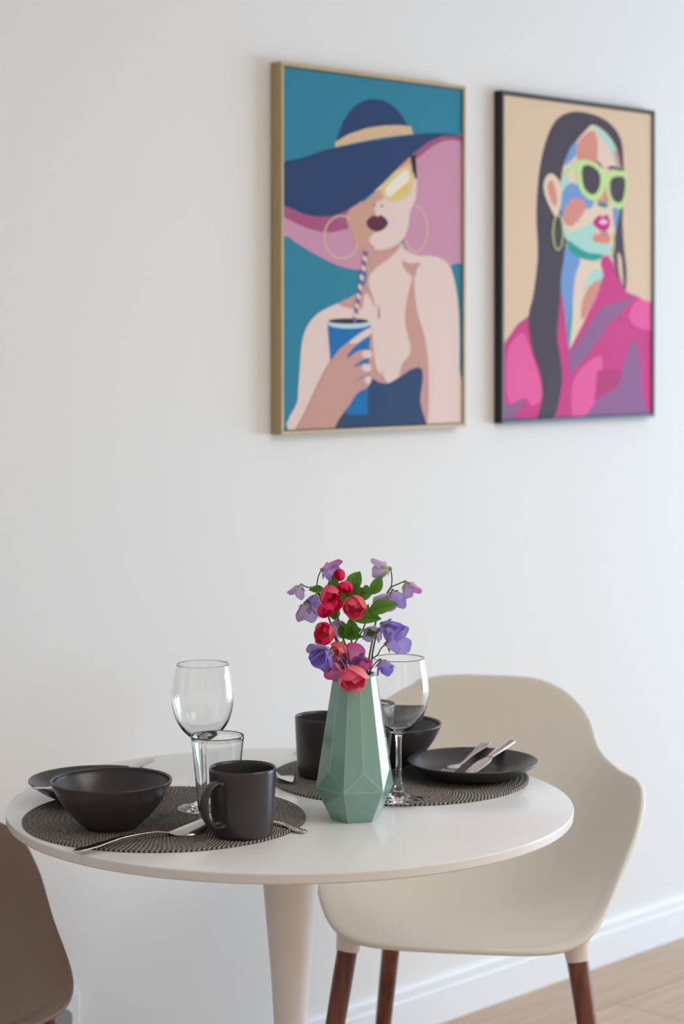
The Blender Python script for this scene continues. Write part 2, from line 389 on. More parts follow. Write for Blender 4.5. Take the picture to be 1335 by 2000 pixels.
def mug(loc, rz, label):
    r = empty('mug', loc, rz, label, 'mug', 'dark stoneware mugs')
    obj('body', mug_body(), M['stoneware'], r, angle=60)
    pts = spline([(.0410, 0, .0735), (.050, 0, .0755), (.062, 0, .0715), (.0695, 0, .060), (.0705, 0, .045), (.0665, 0, .031), (.057, 0, .0205), (.047, 0, .0175), (.0395, 0, .0185)], 5)
    k = len(pts); R = []
    for i in range(k):
        e = min(i, k-1-i)/(k-1)*2; fl = max(0, 1-e/.22); R.append((.0072+.0035*fl, .0033+.003*fl))
    obj('handle', tube(pts, R, 14, up=(1, 0, .02)), M['stoneware'], r)
    return r
mug((-.132, 2.79, MZ), math.radians(180+48), 'dark brown stoneware mug in front, its handle to the left')
mug((-.0265, 3.17, MZ), math.radians(-20), 'dark stoneware mug half hidden behind the green vase')

# ------------------------------------------------------------------ glasses
def wine_glass_mesh():
    out = spline([(.0048, .0925), (.0075, .0955), (.018, .101), (.030, .1125), (.0385, .128), (.0432, .149), (.0430, .165), (.0400, .187), (.0365, .2030)], 8)
    inn = spline([(.0358, .2030), (.0393, .187), (.0423, .165), (.0425, .149), (.0372, .1285), (.0285, .1145), (.017, .1045), (.007, .1015), (0, .101)], 8)
    full = [(0, .0)] + [(p.x, p.y) for p in spline([(.0330, .0), (.0352, .0009), (.0345, .0022), (.022, .0050), (.011, .0095), (.0062, .018), (.0045, .032), (.0040, .055), (.0040, .080), (.0048, .0925)], 6)]
    prof = full + [(p.x, p.y) for p in out[1:]] + [(.03615, .2034)] + [(max(p.x, 0), p.y) for p in inn]
    return lathe(prof, 96)
for loc, lb in (((-.195, 2.942, MZ), 'clear stemmed wine glass at the left, behind the tumbler'), ((.081, 3.0, MZ), 'clear stemmed wine glass at the right of the green vase')):
    tag(obj('wine_glass', wine_glass_mesh(), M['glass'], loc=loc), lb, 'wine glass', 'stemmed wine glasses')
def tumbler_mesh():
    out = spline([(.0225, 0), (.0245, .0012), (.0252, .004), (.0275, .03), (.0315, .07), (.0365, .1165)], 6)
    inn = spline([(.0355, .1165), (.0302, .07), (.0258, .03), (.0225, .0175), (.015, .0145), (0, .014)], 6)
    return lathe([(0, .0006)] + [(p.x, p.y) for p in out] + [(.0359, .1178)] + [(max(p.x, 0), p.y) for p in inn], 96)
for loc, lb in (((-.170, 2.866, MZ), 'clear conical glass tumbler behind the front mug'), ((.042, 3.10, MZ), 'clear glass tumbler mostly hidden behind the vase')):
    tag(obj('tumbler', tumbler_mesh(), M['glass'], loc=loc), lb, 'drinking glass', 'glass tumblers')

# ------------------------------------------------------------------ cutlery: lofts along a centre line
def loft(bm, stations, n=7, side=None):
    """stations: (point, half width, thickness, dish); cross-section is a thin lens that sags by dish"""
    P = [Vector(s[0]) for s in stations]; rings = []
    d = (P[-1]-P[0]); sd = side or Vector((d.y, -d.x, 0)).normalized()
    for p, (_, hw, th, dish) in zip(P, stations):
        top, bot = [], []
        for i in range(n):
            u = -1+2*i/(n-1); z = dish*(u*u); e = th/2*math.sqrt(max(0, 1-(u*.92)**2))
            q = p + sd*(hw*u) + Vector((0, 0, z)); top.append(q+Vector((0, 0, e))); bot.append(q-Vector((0, 0, e)))
        rings.append([bm.verts.new(q) for q in top+bot[::-1]])
    for a, b in zip(rings, rings[1:]):
        m = len(a)
        for k in range(m): bm.faces.new((a[k], a[(k+1) % m], b[(k+1) % m], b[k]))
    bm.faces.new(rings[0][::-1]); bm.faces.new(rings[-1])
    return bm
def res(keys, n=5):
    out = []
    A = spline([Vector((k[0], k[1], k[2])) for k in keys], n); B = spline([Vector((k[3], k[4], 0)) for k in keys], n)
    return [(a.x, a.y, a.z, b.x, b.y) for a, b in zip(A, B)]
def lay(root, name, keys, base, d, m='steel'):
    """keys (distance along d, height, half width, thickness, dish) -> a loft in the thing's own frame"""
    st = [((k[0], 0, k[1]), max(k[2], .0003), max(k[3], .0004), k[4]) for k in res(keys)]
    bm = loft(bmesh.new(), st, side=Vector((0, -1, 0)))
    return obj(name, bm, M[m], root)
def utensil(kind, base, toward, label, group=None):
    d = Vector(toward)-Vector(base); rz = math.atan2(d.y, d.x)
    return empty(kind, base, rz, label, kind.replace('_', ' '), group)
def spoon_parts(r, L, hw, zs, zb0, zb1, dish, up=True):
    """L total length; handle end at 0; zs heights along handle; bowl from zb0 to zb1"""
    hl = L*.67
    lay(r, 'handle', [(0, zs[0], .004, .0016, 0), (.006, zs[0]+.0008, .0075, .002, 0), (hl*.22, zs[1], .0072, .002, 0), (hl*.5, zs[2], .0042, .0024, 0), (hl*.8, zs[3], .0024, .0028, 0), (hl, zs[4], .0028, .0026, 0), (hl+.004, zs[4], .0035, .0018, 0)], None, None)
    bl = L-hl
    lay(r, 'bowl', [(hl, zb0, .003, .0016, 0), (hl+bl*.12, zb0+(zb1-zb0)*.10, hw*.55, .0014, dish*.5), (hl+bl*.4, zb0+(zb1-zb0)*.38, hw*.98, .0013, dish), (hl+bl*.65, zb0+(zb1-zb0)*.65, hw*.92, .0013, dish), (hl+bl*.88, zb0+(zb1-zb0)*.9, hw*.55, .0013, dish*.5), (L, zb1, .002, .0013, 0)], None, None)
MT = .7452 - TZ
# front left tablespoon, bowl turned down and leaning on the tumbler foot
r = utensil('spoon', (-.343, 2.690, TZ), (-.176, 2.823, TZ), 'large steel tablespoon lying across the front edge of the left placemat', 'steel spoons')
spoon_parts(r, .216, .0185, [.0060, .0085, .0135, .0132, .0085], .0085, .021, -.0085)
r = utensil('spoon', (-.049, 2.812, TZ), (-.151, 2.895, TZ), 'small steel teaspoon whose handle end shows right of the front mug', 'steel spoons')
spoon_parts(r, .118, .0115, [.0022, .0036, .0075, .0075, .0070], .0070, .0085, .003)
r = utensil('spoon', (-.132, 3.232, TZ), (-.070, 3.095, TZ), 'small steel teaspoon with its dark bowl beside the half hidden rear mug', 'steel spoons')
spoon_parts(r, .140, .0125, [.0035, .0062, .0100, .0098, .0072], .0072, .0078, .0035)
r = utensil('spoon', (-.078, 3.352, TZ), (.10, 3.352, TZ), 'steel tablespoon behind the rear mug with only its dark handle tip showing', 'steel spoons')
spoon_parts(r, .19, .018, [.0035, .0065, .0085, .0085, .0068], .0068, .0072, .004)
def fork(base, tip, z0, zm, z1, label):
    """handle end at base, prongs at tip"""
    r = utensil('fork', (*base, TZ), (*tip, TZ), label, 'steel forks on the side plates'); L = math.dist(base, tip); h = L*.66
    lay(r, 'handle', [(0, z0, .0045, .0016, 0), (.006, z0-.0003, .0088, .002, 0), (h*.25, z0+(zm-z0)*.3+.001, .0070, .002, 0), (h*.55, z0+(zm-z0)*.65+.002, .0040, .0024, 0), (h*.85, zm+.001, .0026, .0026, 0), (h, zm, .003, .0024, 0)], None, None)
    hd = lay(r, 'head', [(h-.002, zm, .003, .0018, 0), (h+(L-h)*.18, zm-.0006, .0085, .0015, .001), (h+(L-h)*.42, zm-.0018, .0105, .0014, .001), (h+(L-h)*.48, zm-.002, .0105, .0012, .001)], None, None)
    for k in range(4):
        y = -.0087+k*.0058
        bm = tube([(h+(L-h)*.46, y, zm-.0018), (h+(L-h)*.75, y, zm+(z1-zm)*.6-.001), (L, y, z1)], [(.0014, .0007), (.0013, .0006), (.0006, .0005)], 8)
        obj('tine', bm, M['steel'], hd)
    return r
def knife(base, tip, z0, z1, label):
    r = utensil('knife', (*base, TZ), (*tip, TZ), label, 'steel knives on the side plates'); L = math.dist(base, tip); h = L*.5
    zz = lambda t: z0+(z1-z0)*t
    lay(r, 'handle', [(0, z0, .0062, .003, 0), (.006, zz(.04), .0088, .0042, 0), (h*.5, zz(.25), .0078, .0048, 0), (h*.92, zz(.46), .0060, .0052, 0), (h, zz(.5), .0050, .0046, 0)], None, None)
    lay(r, 'blade', [(h-.001, zz(.5), .0040, .0022, 0), (h+.006, zz(.53), .0065, .0018, 0), (h+(L-h)*.3, zz(.65), .0105, .0016, 0), (h+(L-h)*.7, zz(.85), .0102, .0014, 0), (h+(L-h)*.9, zz(.95), .0068, .0012, 0), (L, z1, .0015, .0008, 0)], None, None)
    return r
fork((.2255, 3.262), (.152, 3.150), .0358, .0165, .0122, 'steel fork lying prongs inward on the right-hand dark plate')
knife((.2635, 3.272), (.187, 3.132), .0372, .0135, 'steel knife lying beside the fork on the right-hand dark plate')
fork((-.428, 2.930), (-.335, 3.105), .0352, .0165, .0145, 'steel fork across the left-hand plate, its end sticking out left of the bowl')
knife((-.282, 3.115), (-.380, 2.985), .0400, .0135, 'steel knife sticking over the back rim of the left-hand plate')

# ------------------------------------------------------------------ vase
VX, VY = .0178, 2.902
def vase():
    bm = bmesh.new(); a0 = math.radians(-106)
    ring = lambda r, z, off=0, n=6: [bm.verts.new((r*math.cos(a0+off+2*PI*i/n), r*math.sin(a0+off+2*PI*i/n), z)) for i in range(n)]
    B = ring(.0335, 0); R = ring(.0555, .045); pk = ring(.0492, .0715, PI/6)
    T = [bm.verts.new((rr*math.cos(a0+PI/6*i), rr*math.sin(a0+PI/6*i), .198)) for i in range(12) for rr in ((.0312 if i % 2 == 0 else .0296),)]
    T2 = [bm.verts.new((v.co.x*.95, v.co.y*.95, .2015)) for v in T]
    I2 = [bm.verts.new((v.co.x*.84, v.co.y*.84, .2010)) for v in T]
    I1 = [bm.verts.new((v.co.x*1.15, v.co.y*1.15, .070)) for v in T]
    I0 = [bm.verts.new((v.co.x*.8, v.co.y*.8, .012)) for v in T]
    for i in range(6):
        j = (i+1) % 6
        bm.faces.new((B[i], B[j], R[j], R[i])); bm.faces.new((R[i], R[j], pk[i]))
        bm.faces.new((R[i], pk[i], T[2*i+1], T[2*i])); bm.faces.new((pk[i], R[j], T[(2*i+2) % 12], T[2*i+1]))
    for i in range(12):
        j = (i+1) % 12
        bm.faces.new((T[i], T[j], T2[j], T2[i])); bm.faces.new((T2[i], T2[j], I2[j], I2[i]))
        bm.faces.new((I2[i], I2[j], I1[j], I1[i])); bm.faces.new((I1[i], I1[j], I0[j], I0[i]))
    bm.faces.new(B[::-1]); bm.faces.new(I0)
    o = obj('vase', bm, M['vase'], smooth=True, angle=179, loc=(VX, VY, TZ))
    m = o.modifiers.new('bevel', 'BEVEL'); m.width = .0010; m.segments = 2; m.limit_method = 'ANGLE'; m.angle_limit = math.radians(4); m.harden_normals = True; m.material = 1
    o.data.materials.append(M['vase_edge'])
    return tag(o, 'faceted sea green ceramic vase holding flowers in the middle of the table', 'vase')
vase()

# ------------------------------------------------------------------ flowers
def frame_to(fwd, up=(0, 0, 1)):
    """matrix whose Z looks along fwd, Y roughly up"""
    f = Vector(fwd).normalized(); u = Vector(up); x = u.cross(f)
    if x.length < 1e-3: x = Vector((1, 0, 0))
    x.normalize(); y = f.cross(x).normalized()
    return Matrix(((x.x, y.x, f.x), (x.y, y.y, f.y), (x.z, y.z, f.z))).to_4x4()
def grid(bm, fn, nu, nv, mi=0):
    uvl = bm.loops.layers.uv.verify(); V = []
    for j in range(nv+1):
        V.append([bm.verts.new(fn(-1+2*i/nu, j/nv)) for i in range(nu+1)])
    for j in range(nv):
        for i in range(nu):
            try: f = bm.faces.new((V[j][i], V[j][i+1], V[j+1][i+1], V[j+1][i]))
            except ValueError: continue
            f.material_index = mi
            for l, (a, c) in zip(f.loops, ((i, j), (i+1, j), (i+1, j+1), (i, j+1))): l[uvl].uv = (a/nu, c/nv)
def petal(bm, mtx, L, W, cup=.3, curl=.5, ruf=.0, heart=0, mi=0, nu=12, nv=12, seed=0, narrow=.7):
    ph = random.random()*6
    def fn(u, v):
        w = W*(math.sin(PI*min(1, v**narrow))**.62 if v < 1 else 0)*.5 + W*.04*(1-v)
        vv = v - heart*.12*math.exp(-(u*3)**2)*v**3 + heart*.0
        y = L*vv; x = w*u
        z = cup*W*(u*u)*math.sin(PI*min(v+.1, 1))*.8 - curl*L*(v**2.2)*.5 + ruf*W*math.sin(u*7+ph+v*3)*v*v
        return mtx @ Vector((x, y, z))
    grid(bm, fn, nu, nv, mi)
def sweet_pea(parent, pos, fwd, size, mats, up=(0, 0, 1), calyx=True, roll=0):
    """hooded banner petal over two flared wing petals and a small keel, hanging from a green calyx"""
    bm = bmesh.new(); s = size*1.12
    T = Matrix.Translation(pos) @ frame_to(fwd, up) @ Matrix.Rotation(roll, 4, 'Z')
    def patch(th0, hs, R, el, pmax, flare, mi, wav=.05, notch=.0):
        w0 = random.random()*6
        def fn(u, v):
            ph = pmax*(v*(1-.22*u*u*v) - notch*.12*math.exp(-(u*3.2)**2)*v**4)
            th = th0 + u*hs*(math.sin(PI*(.10+.66*v))**.7)
            r = R*(1+flare*max(0, v-.45)**1.6*3.2 + wav*math.sin(6*u+w0)*v*v)
            return T @ Vector((r*math.sin(ph)*math.cos(th), r*math.sin(ph)*math.sin(th), s*.06+el*R*(1-math.cos(ph))*(1+wav*math.cos(5*u+w0)*v)))
        grid(bm, fn, 14, 12, mi)
    patch(PI/2, 1.5, s*.44, 1.7, 1.62, .20, 0, .05, 1)
    patch(-.35, 1.1, s*.36, 2.0, 1.55, .22, 1)
    patch(PI+.35, 1.1, s*.36, 2.0, 1.55, .22, 1)
    patch(-PI/2, .75, s*.20, 2.6, 1.7, .0, 1, .02)
    o = obj('blossom', bm, [M[mats[0]], M[mats[1]]], parent, angle='keep')
    if calyx:
        bm = tube([T @ Vector((0, 0, -.05*s)), T @ Vector((0, 0, .03*s)), T @ Vector((0, 0, .14*s))], [.03*s, .085*s, .12*s], 10)
        for k in range(5):
            petal(bm, T @ Matrix.Translation((0, 0, .06*s)) @ Matrix.Rotation(k*2*PI/5, 4, 'Z') @ Matrix.Rotation(.35, 4, 'X'), s*.46, s*.17, .2, -.3, 0, 0, 0, 4, 6)
        obj('calyx', bm, M['calyx'], o)
    return o
def cup_flower(parent, pos, fwd, size, m, m2=None, up=(0, 0, 1), open_=.0, roll=0, n_out=4, calyx=True):
    """globe of overlapping cupped petals"""
    bm = bmesh.new(); R = size/2; T = Matrix.Translation(pos) @ frame_to(fwd, up) @ Matrix.Rotation(roll, 4, 'Z')
    for layer, (k, rr, pmax, hs, n) in enumerate(((0, 1.0, 2.15-open_, .98, n_out), (.5, .90, 2.4-open_, 1.0, 3), (.2, .74, 2.75, 1.0, 3))):
        for i in range(n):
            th0 = 2*PI*(i+k)/n; jit = random.uniform(-.1, .1); fl = random.uniform(.9, 1.08)
            def fn(u, v, th0=th0, rr=rr, pmax=pmax, hs=hs, jit=jit, fl=fl):
                ph = (pmax+jit)*v*(1-.20*u*u*v)
                th = th0 + u*hs*(math.sin(PI*(.12+.70*v))**.8)*1.12
                r = R*rr*fl*(1+.10*max(0, v-.75)*4*(1-u*u*.3)+.02*math.sin(5*u+th0))
                return T @ Vector((r*math.sin(ph)*math.cos(th), r*math.sin(ph)*math.sin(th), R*.92*(1-math.cos(ph))*rr+R*.05*layer))
            grid(bm, fn, 12, 12, 0 if layer == 0 else 1)
    o = obj('blossom', bm, [M[m], M[m2 or m]], parent, angle='keep')
    if calyx:
        c = tube([T @ Vector((0, 0, -.28*R)), T @ Vector((0, 0, -.05*R)), T @ Vector((0, 0, .12*R))], [.06*R, .2*R, .3*R], 10)
        for k in range(5):
            petal(c, T @ Matrix.Rotation(k*2*PI/5, 4, 'Z') @ Matrix.Rotation(.35, 4, 'X'), R*.75, R*.25, .2, -.7, 0, 0, 0, 4, 6)
        obj('calyx', c, M['calyx'], o)
    return o
def leaf(parent, base, tip, width, face=(0, -1, .2), bend=.15, fold=.25):
    bm = bmesh.new(); B, Tp = Vector(base), Vector(tip); y = (Tp-B); L = y.length; y.normalize()
    n = Vector(face); n = (n - y*n.dot(y)).normalized(); x = y.cross(n)
    def fn(u, v):
        w = width*.5*(math.sin(PI*v**.85)**.85 if 0 < v < 1 else .02)
        return B + y*(L*v) + x*(w*u) + n*(fold*w*abs(u) + bend*L*math.sin(PI*v)*.6)
    grid(bm, fn, 10, 16)
    o = obj('leaf', bm, M['leaf'], parent, angle='keep')
    return o
def stem(parent, pts, r=.0013, name='stem'):
    P = spline(pts, 6); return obj(name, tube(P, r, 8), M['stem'], parent)
ORG = Vector((VX, VY, TZ+.02))
def flower(label, cat='flower', grp='artificial flower sprays in the vase'):
    return empty('flower_spray', (0, 0, 0), 0, label, cat, grp)
def reroot(root):
    """put the spray's Empty at the foot of its stem inside the vase"""
    root.location = ORG
    for ch in root.children:
        ch.location = -ORG
Z0 = 2.90
def V(px, py, d=0): return at(px, py, Z0+d)
foot = lambda k=0: Vector((VX + .008*math.cos(k), VY + .008*math.sin(k), TZ+.016))
# A: lilac spray on the left
A = flower('lilac sweet pea spray leaning out at the upper left of the vase')
stem(A, [foot(1), V(676, 1330, .0), V(652, 1240, .02), V(632, 1180, .03), V(614, 1150, .03)])
stem(A, [V(632, 1180, .03), V(618, 1150, .03), V(600, 1147, .025), V(588, 1141, .02)], .0009, 'twig')
stem(A, [V(618, 1152, .03), V(619, 1138, .028), V(622, 1124, .025), V(628, 1112, .02)], .0009, 'twig')
sweet_pea(A, V(589, 1141, .02), (-.42, -.25, -.9), .023, ('lilac', 'lilac'), up=(-1, .2, .4))
sweet_pea(A, V(627, 1112, .02), (.8, -.5, -.15), .031, ('lilac_pink', 'violet_soft'), up=(.1, -.2, 1))
sweet_pea(A, V(600, 1172, .015), (.05, -.45, -1), .031, ('lilac', 'lilac'), up=(-.3, 1, -.3))
sweet_pea(A, V(618, 1160, .02), (-.3, -.4, -.9), .022, ('violet', 'violet_soft'), up=(-1, .4, .1))
leaf(A, V(632, 1150, .025), V(602, 1152, .02), .011)
leaf(A, V(636, 1182, .02), V(618, 1196, .015), .011)
# B: lilac spray on the right
B = flower('lilac sweet pea spray rising at the upper right of the vase')
stem(B, [foot(2), V(716, 1320, .01), V(727, 1250, .02), V(737, 1200, .03), V(752, 1165, .03), V(764, 1146, .03)])
stem(B, [V(764, 1146, .03), V(765, 1130, .03), V(763, 1113, .025)], .0009, 'twig')
stem(B, [V(764, 1146, .03), V(776, 1141, .028), V(790, 1135, .025)], .0009, 'twig')
sweet_pea(B, V(763, 1110, .022), (-.75, .25, -.15), .029, ('lilac', 'lilac'), up=(0, .2, 1))
sweet_pea(B, V(791, 1135, .025), (.45, -.35, -.9), .026, ('lilac_pink', 'lilac'), up=(1, .2, .5))
sweet_pea(B, V(766, 1152, .02), (.25, -.55, -.75), .030, ('lilac_pink', 'violet_soft'), up=(-.7, .6, .5))
sweet_pea(B, V(760, 1160, .024), (-.5, -.35, -.6), .024, ('lilac', 'lilac'), up=(-1, .2, .6), calyx=False)
leaf(B, V(724, 1161, .01), V(744, 1123, .012), .018, face=(.3, -1, .1))
leaf(B, V(719, 1196, -.012), V(778, 1180, -.016), .022, face=(.1, -1, .55), bend=.28)
# C: violet spray on the right
C = flower('violet sweet pea spray at the lower right above the vase rim')
stem(C, [foot(3), V(722, 1312, .0), V(727, 1276, .0), V(732, 1250, .0), V(737, 1225, .0)])
stem(C, [V(728, 1285, 0), V(737, 1279, -.003), V(744, 1266, -.005), V(752, 1259, -.006)], .0009, 'twig')
stem(C, [V(723, 1308, 0), V(732, 1296, -.004), V(740, 1288, -.006)], .0009, 'twig')
sweet_pea(C, V(746, 1217, -.004), (.35, -.55, -.35), .034, ('violet', 'violet_soft'), up=(.4, 0, 1))
sweet_pea(C, V(752, 1258, -.008), (.85, -.5, .15), .037, ('violet_soft', 'violet_soft'), up=(-.2, .2, 1))
sweet_pea(C, V(742, 1288, -.008), (.35, -.5, -.7), .026, ('violet_soft', 'violet'), up=(.5, -.3, 1))
sweet_pea(C, V(735, 1226, .004), (-.3, -.6, -.4), .026, ('lilac', 'lilac'), up=(0, 0, 1), calyx=False)
leaf(C, V(733, 1232, .0), V(711, 1239, .0), .012)
# D: crimson spray at the back left
D = flower('crimson and rose spray in the upper left of the bunch')
stem(D, [foot(4), V(684, 1320, .0), V(668, 1240, .0), V(657, 1190, .0), V(664, 1150, .0)])
stem(D, [V(659, 1185, 0), V(646, 1182, -.005), V(634, 1178, -.008)], .0009, 'twig')
cup_flower(D, V(672, 1121, .0), (-.75, -.55, -.1), .018, 'magenta', calyx=False)
cup_flower(D, V(675, 1136, -.004), (-.1, -.5, -.85), .021, 'magenta')
cup_flower(D, V(638, 1148, -.006), (.35, -.6, -.65), .030, 'rose', 'magenta')
cup_flower(D, V(632, 1178, -.008), (.3, -.5, -.8), .024, 'magenta', 'magenta')
cup_flower(D, V(648, 1178, -.004), (.7, -.6, -.1), .019, 'magenta', 'magenta', calyx=False)
leaf(D, V(652, 1175, .006), V(650, 1122, .008), .020)
leaf(D, V(664, 1180, .01), V(672, 1138, .012), .024)
leaf(D, V(660, 1200, .0), V(642, 1203, -.002), .014, bend=.2)
# E: large coral bloom with the big leaves
Ee = flower('large coral bloom at the centre of the bunch with broad green leaves')
stem(Ee, [foot(5), V(690, 1320, .005), V(688, 1270, .008), V(684, 1230, .005), V(688, 1205, -.005)])
stem(Ee, [V(689, 1262, .007), V(708, 1230, .006), V(716, 1205, .0), V(719, 1180, .0)], .0010, 'twig')
cup_flower(Ee, V(694, 1172, -.010), (-.12, -.85, -.5), .0335, 'coral', 'rose', roll=.6, n_out=3)
leaf(Ee, V(684, 1152, .01), V(703, 1116, .014), .022, face=(-.3, -1, .1))
leaf(Ee, V(676, 1165, .008), V(700, 1134, .006), .026, face=(.3, -1, .3))
leaf(Ee, V(690, 1165, .008), V(712, 1150, .006), .022, face=(.3, -1, .4))
leaf(Ee, V(704, 1158, .004), V(727, 1160, .0), .022, face=(.1, -1, .3))
leaf(Ee, V(690, 1210, -.010), V(745, 1209, -.014), .021, face=(0, -1, .7), bend=.2)
leaf(Ee, V(700, 1196, .0), V(728, 1196, -.004), .020, face=(0, -1, .5), bend=.1)
leaf(Ee, V(680, 1248, .0), V(667, 1212, -.004), .020, face=(-.4, -1, .1))
leaf(Ee, V(681, 1250, .0), V(684, 1205, -.003), .022, face=(.5, -1, .1))
leaf(Ee, V(672, 1244, -.003), V(709, 1244, -.010), .014, face=(0, -1, .7))
leaf(Ee, V(680, 1238, -.004), V(706, 1229, -.008), .016, face=(0, -1, .5))
leaf(Ee, V(664, 1196, .004), V(642, 1198, .0), .018, face=(0, -1, .5))
# F: red bloom on the left
Fs = flower('red orange bloom at the left with a half open coral bloom below it')
stem(Fs, [foot(0), V(680, 1322, -.004), V(664, 1262, -.008), V(652, 1240, -.010), V(646, 1238, -.012)])
cup_flower(Fs, V(646, 1243, -.012), (-.62, -.62, .30), .0315, 'coral', 'magenta', roll=.3, n_out=3, open_=.1)
cup_flower(Fs, V(668, 1256, -.006), (-.45, -.35, -.75), .026, 'coral', 'coral_soft', roll=1.4, open_=.45, n_out=3)
sweet_pea(Fs, V(660, 1208, .006), (-.1, -.6, -.8), .026, ('lilac', 'lilac'), up=(0, 1, .4), calyx=False)
# G: violet bloom low on the left
Gs = flower('violet sweet pea drooping over the left rim of the vase')
stem(Gs, [foot(1.5), V(672, 1322, -.01), V(658, 1290, -.016), V(646, 1272, -.018), V(640, 1266, -.018)], .0010)
sweet_pea(Gs, V(640, 1266, -.018), (-.35, -.45, -.85), .032, ('violet', 'violet'), up=(-.1, .9, -.5))
sweet_pea(Gs, V(640, 1266, -.016), (-.5, -.65, -.3), .032, ('violet_soft', 'violet'), up=(-.4, 0, 1), calyx=False)
sweet_pea(Gs, V(654, 1292, -.014), (-.1, -.5, -.7), .026, ('pink', 'pink'), up=(0, 1, -.3), calyx=False)
# H: pink and coral at the rim
Hs = flower('soft coral bloom hanging over the front rim of the vase with a pink bud')
stem(Hs, [foot(2.5), V(694, 1330, -.008), V(690, 1300, -.022), V(688, 1296, -.034)], .0011)
stem(Hs, [V(692, 1318, -.01), V(680, 1288, .0), V(672, 1262, .004)], .0009, 'twig')
stem(Hs, [V(690, 1320, -.004), V(676, 1300, -.002), V(668, 1284, .0)], .0014, 'twig')
cup_flower(Hs, V(687, 1305, -.040), (.05, -.62, -.72), .041, 'coral_soft', 'rose', roll=.9, n_out=3, open_=.1)
cup_flower(Hs, V(706, 1310, -.006), (.0, -.35, .95), .026, 'pink', 'pink', roll=.2, open_=.3, n_out=3, calyx=False)
sweet_pea(Hs, V(690, 1296, .004), (.0, -.6, .5), .030, ('pink', 'violet'), up=(0, .3, 1), calyx=False)
sweet_pea(Hs, V(676, 1300, .0), (-.4, -.6, .3), .024, ('pink', 'pink'), up=(-.3, 0, 1), calyx=False)
for g in (A, B, C, D, Ee, Fs, Gs, Hs): reroot(g)

# ------------------------------------------------------------------ framed prints
def print_mat(name, c):
    m = mat(name, c, .7, spec=.2); return noisy(m, 900, .05, .15, 2, stretch=(1, 1, 1))
PM = {}
def pm(c):
    if c not in PM: PM[c] = print_mat('print_ink', c)
    return PM[c]
def framed(origin_s, width, z0, z1, ox, oy, sc, layers, bgc, frame_m, label, depth):
    """layers are traced outlines turned into points of the print's own plane"""
    root = empty('framed_print', wp(origin_s+width/2, 0, z0), WROT, label, 'picture')
    H = z1-z0; fw = .0075; dep = depth-.001
    bm = bmesh.new()
    w2 = width/2
    for x0, x1, a, c in ((-w2, w2, 0, fw), (-w2, w2, H-fw, H), (-w2, -w2+fw, fw, H-fw), (w2-fw, w2, fw, H-fw)):
        box(bm, (x0, -.001, a), (x1-x0, 0, 0), (0, -dep, 0), (0, 0, c-a))
    bevel(obj('frame', bm, frame_m, root, smooth=False), .0008, 1)
    bm = box(bmesh.new(), (-w2+fw, -.002, fw), (width-2*fw, 0, 0), (0, -(depth-.014), 0), (0, 0, H-2*fw))
    obj('shadow_gap', bm, M['dark_gap'], root, smooth=False)
    g2 = fw + .0016; D0 = depth-.004
    bm = box(bmesh.new(), (-w2+g2, -(D0-.007), g2), (width-2*g2, 0, 0), (0, -.007, 0), (0, 0, H-2*g2))
    mats = [pm(bgc)]
    # intersection of the sight line with the print plane
    O = wp(origin_s+width/2, D0, 0); nn = NV
    xl, zl = w2-g2-.0002, (g2+.0002, H-g2-.0002)
    def uv(cx, cy):
        px, py = ox+cx/sc, oy+cy/sc
        d = Vector(((px-667.5)/FPX, 1, -(py-666)/FPX)); cpos = Vector((0, 0, 1.4))
        t = (O-cpos).dot(nn)/d.dot(nn); P = cpos+d*t
        x = (P-O).dot(DV); z = P.z-z0
        return (max(-xl, min(xl, x)), max(zl[0], min(zl[1], z)))
    for k, (c, pts, mode) in enumerate(layers):
        if mode == 's': pts2 = [(p.x, p.y) for p in spline([Vector((*q, 0)) for q in pts], 5, closed=True)]
        else: pts2 = pts
        q = []
        for p in pts2:
            w = uv(*p)
            if not q or (abs(w[0]-q[-1][0])+abs(w[1]-q[-1][1])) > 2e-5: q.append(w)
        if (abs(q[0][0]-q[-1][0])+abs(q[0][1]-q[-1][1])) < 2e-5: q.pop()
        m = pm(c)
        if m not in mats: mats.append(m)
        y = -(D0+.00002*(k+1))
        vs = [bm.verts.new((x, y, z)) for x, z in q]
        es = [bm.edges.new((vs[i], vs[(i+1) % len(vs)])) for i in range(len(vs))]
        f = bmesh.ops.triangle_fill(bm, edges=es, use_beauty=True)
        for fc in f['geom']:
            if isinstance(fc, bmesh.types.BMFace):
                fc.material_index = mats.index(m)
                fc.normal_update()
                if fc.normal.y > 0: fc.normal_flip()
    me = bpy.data.meshes.new('canvas'); bm.to_mesh(me); bm.free()
    for m in mats: me.materials.append(m)
    o = bpy.data.objects.new('canvas', me); COL.objects.link(o); o.parent = root
    return root
def ell(cx, cy, rx, ry, n=20, a0=0, a1=360): return [(cx+rx*math.cos(math.radians(a0+(a1-a0)*i/n)), cy+ry*math.sin(math.radians(a0+(a1-a0)*i/n))) for i in range(n)]
def hoop(cx, cy, rx, ry, w, a0=0, a1=358, n=40):
    o = [(cx+(rx+w)*math.cos(math.radians(a0+(a1-a0)*i/n)), cy+(ry+w)*math.sin(math.radians(a0+(a1-a0)*i/n))) for i in range(n+1)]
    i_ = [(cx+(rx-w)*math.cos(math.radians(a0+(a1-a0)*i/n)), cy+(ry-w)*math.sin(math.radians(a0+(a1-a0)*i/n))) for i in range(n+1)]
    return o + i_[::-1]
NAVY = (40, 62, 104); PK = (206, 146, 172); DPK = (170, 86, 124); SK = (232, 206, 196); SH = (204, 154, 142)
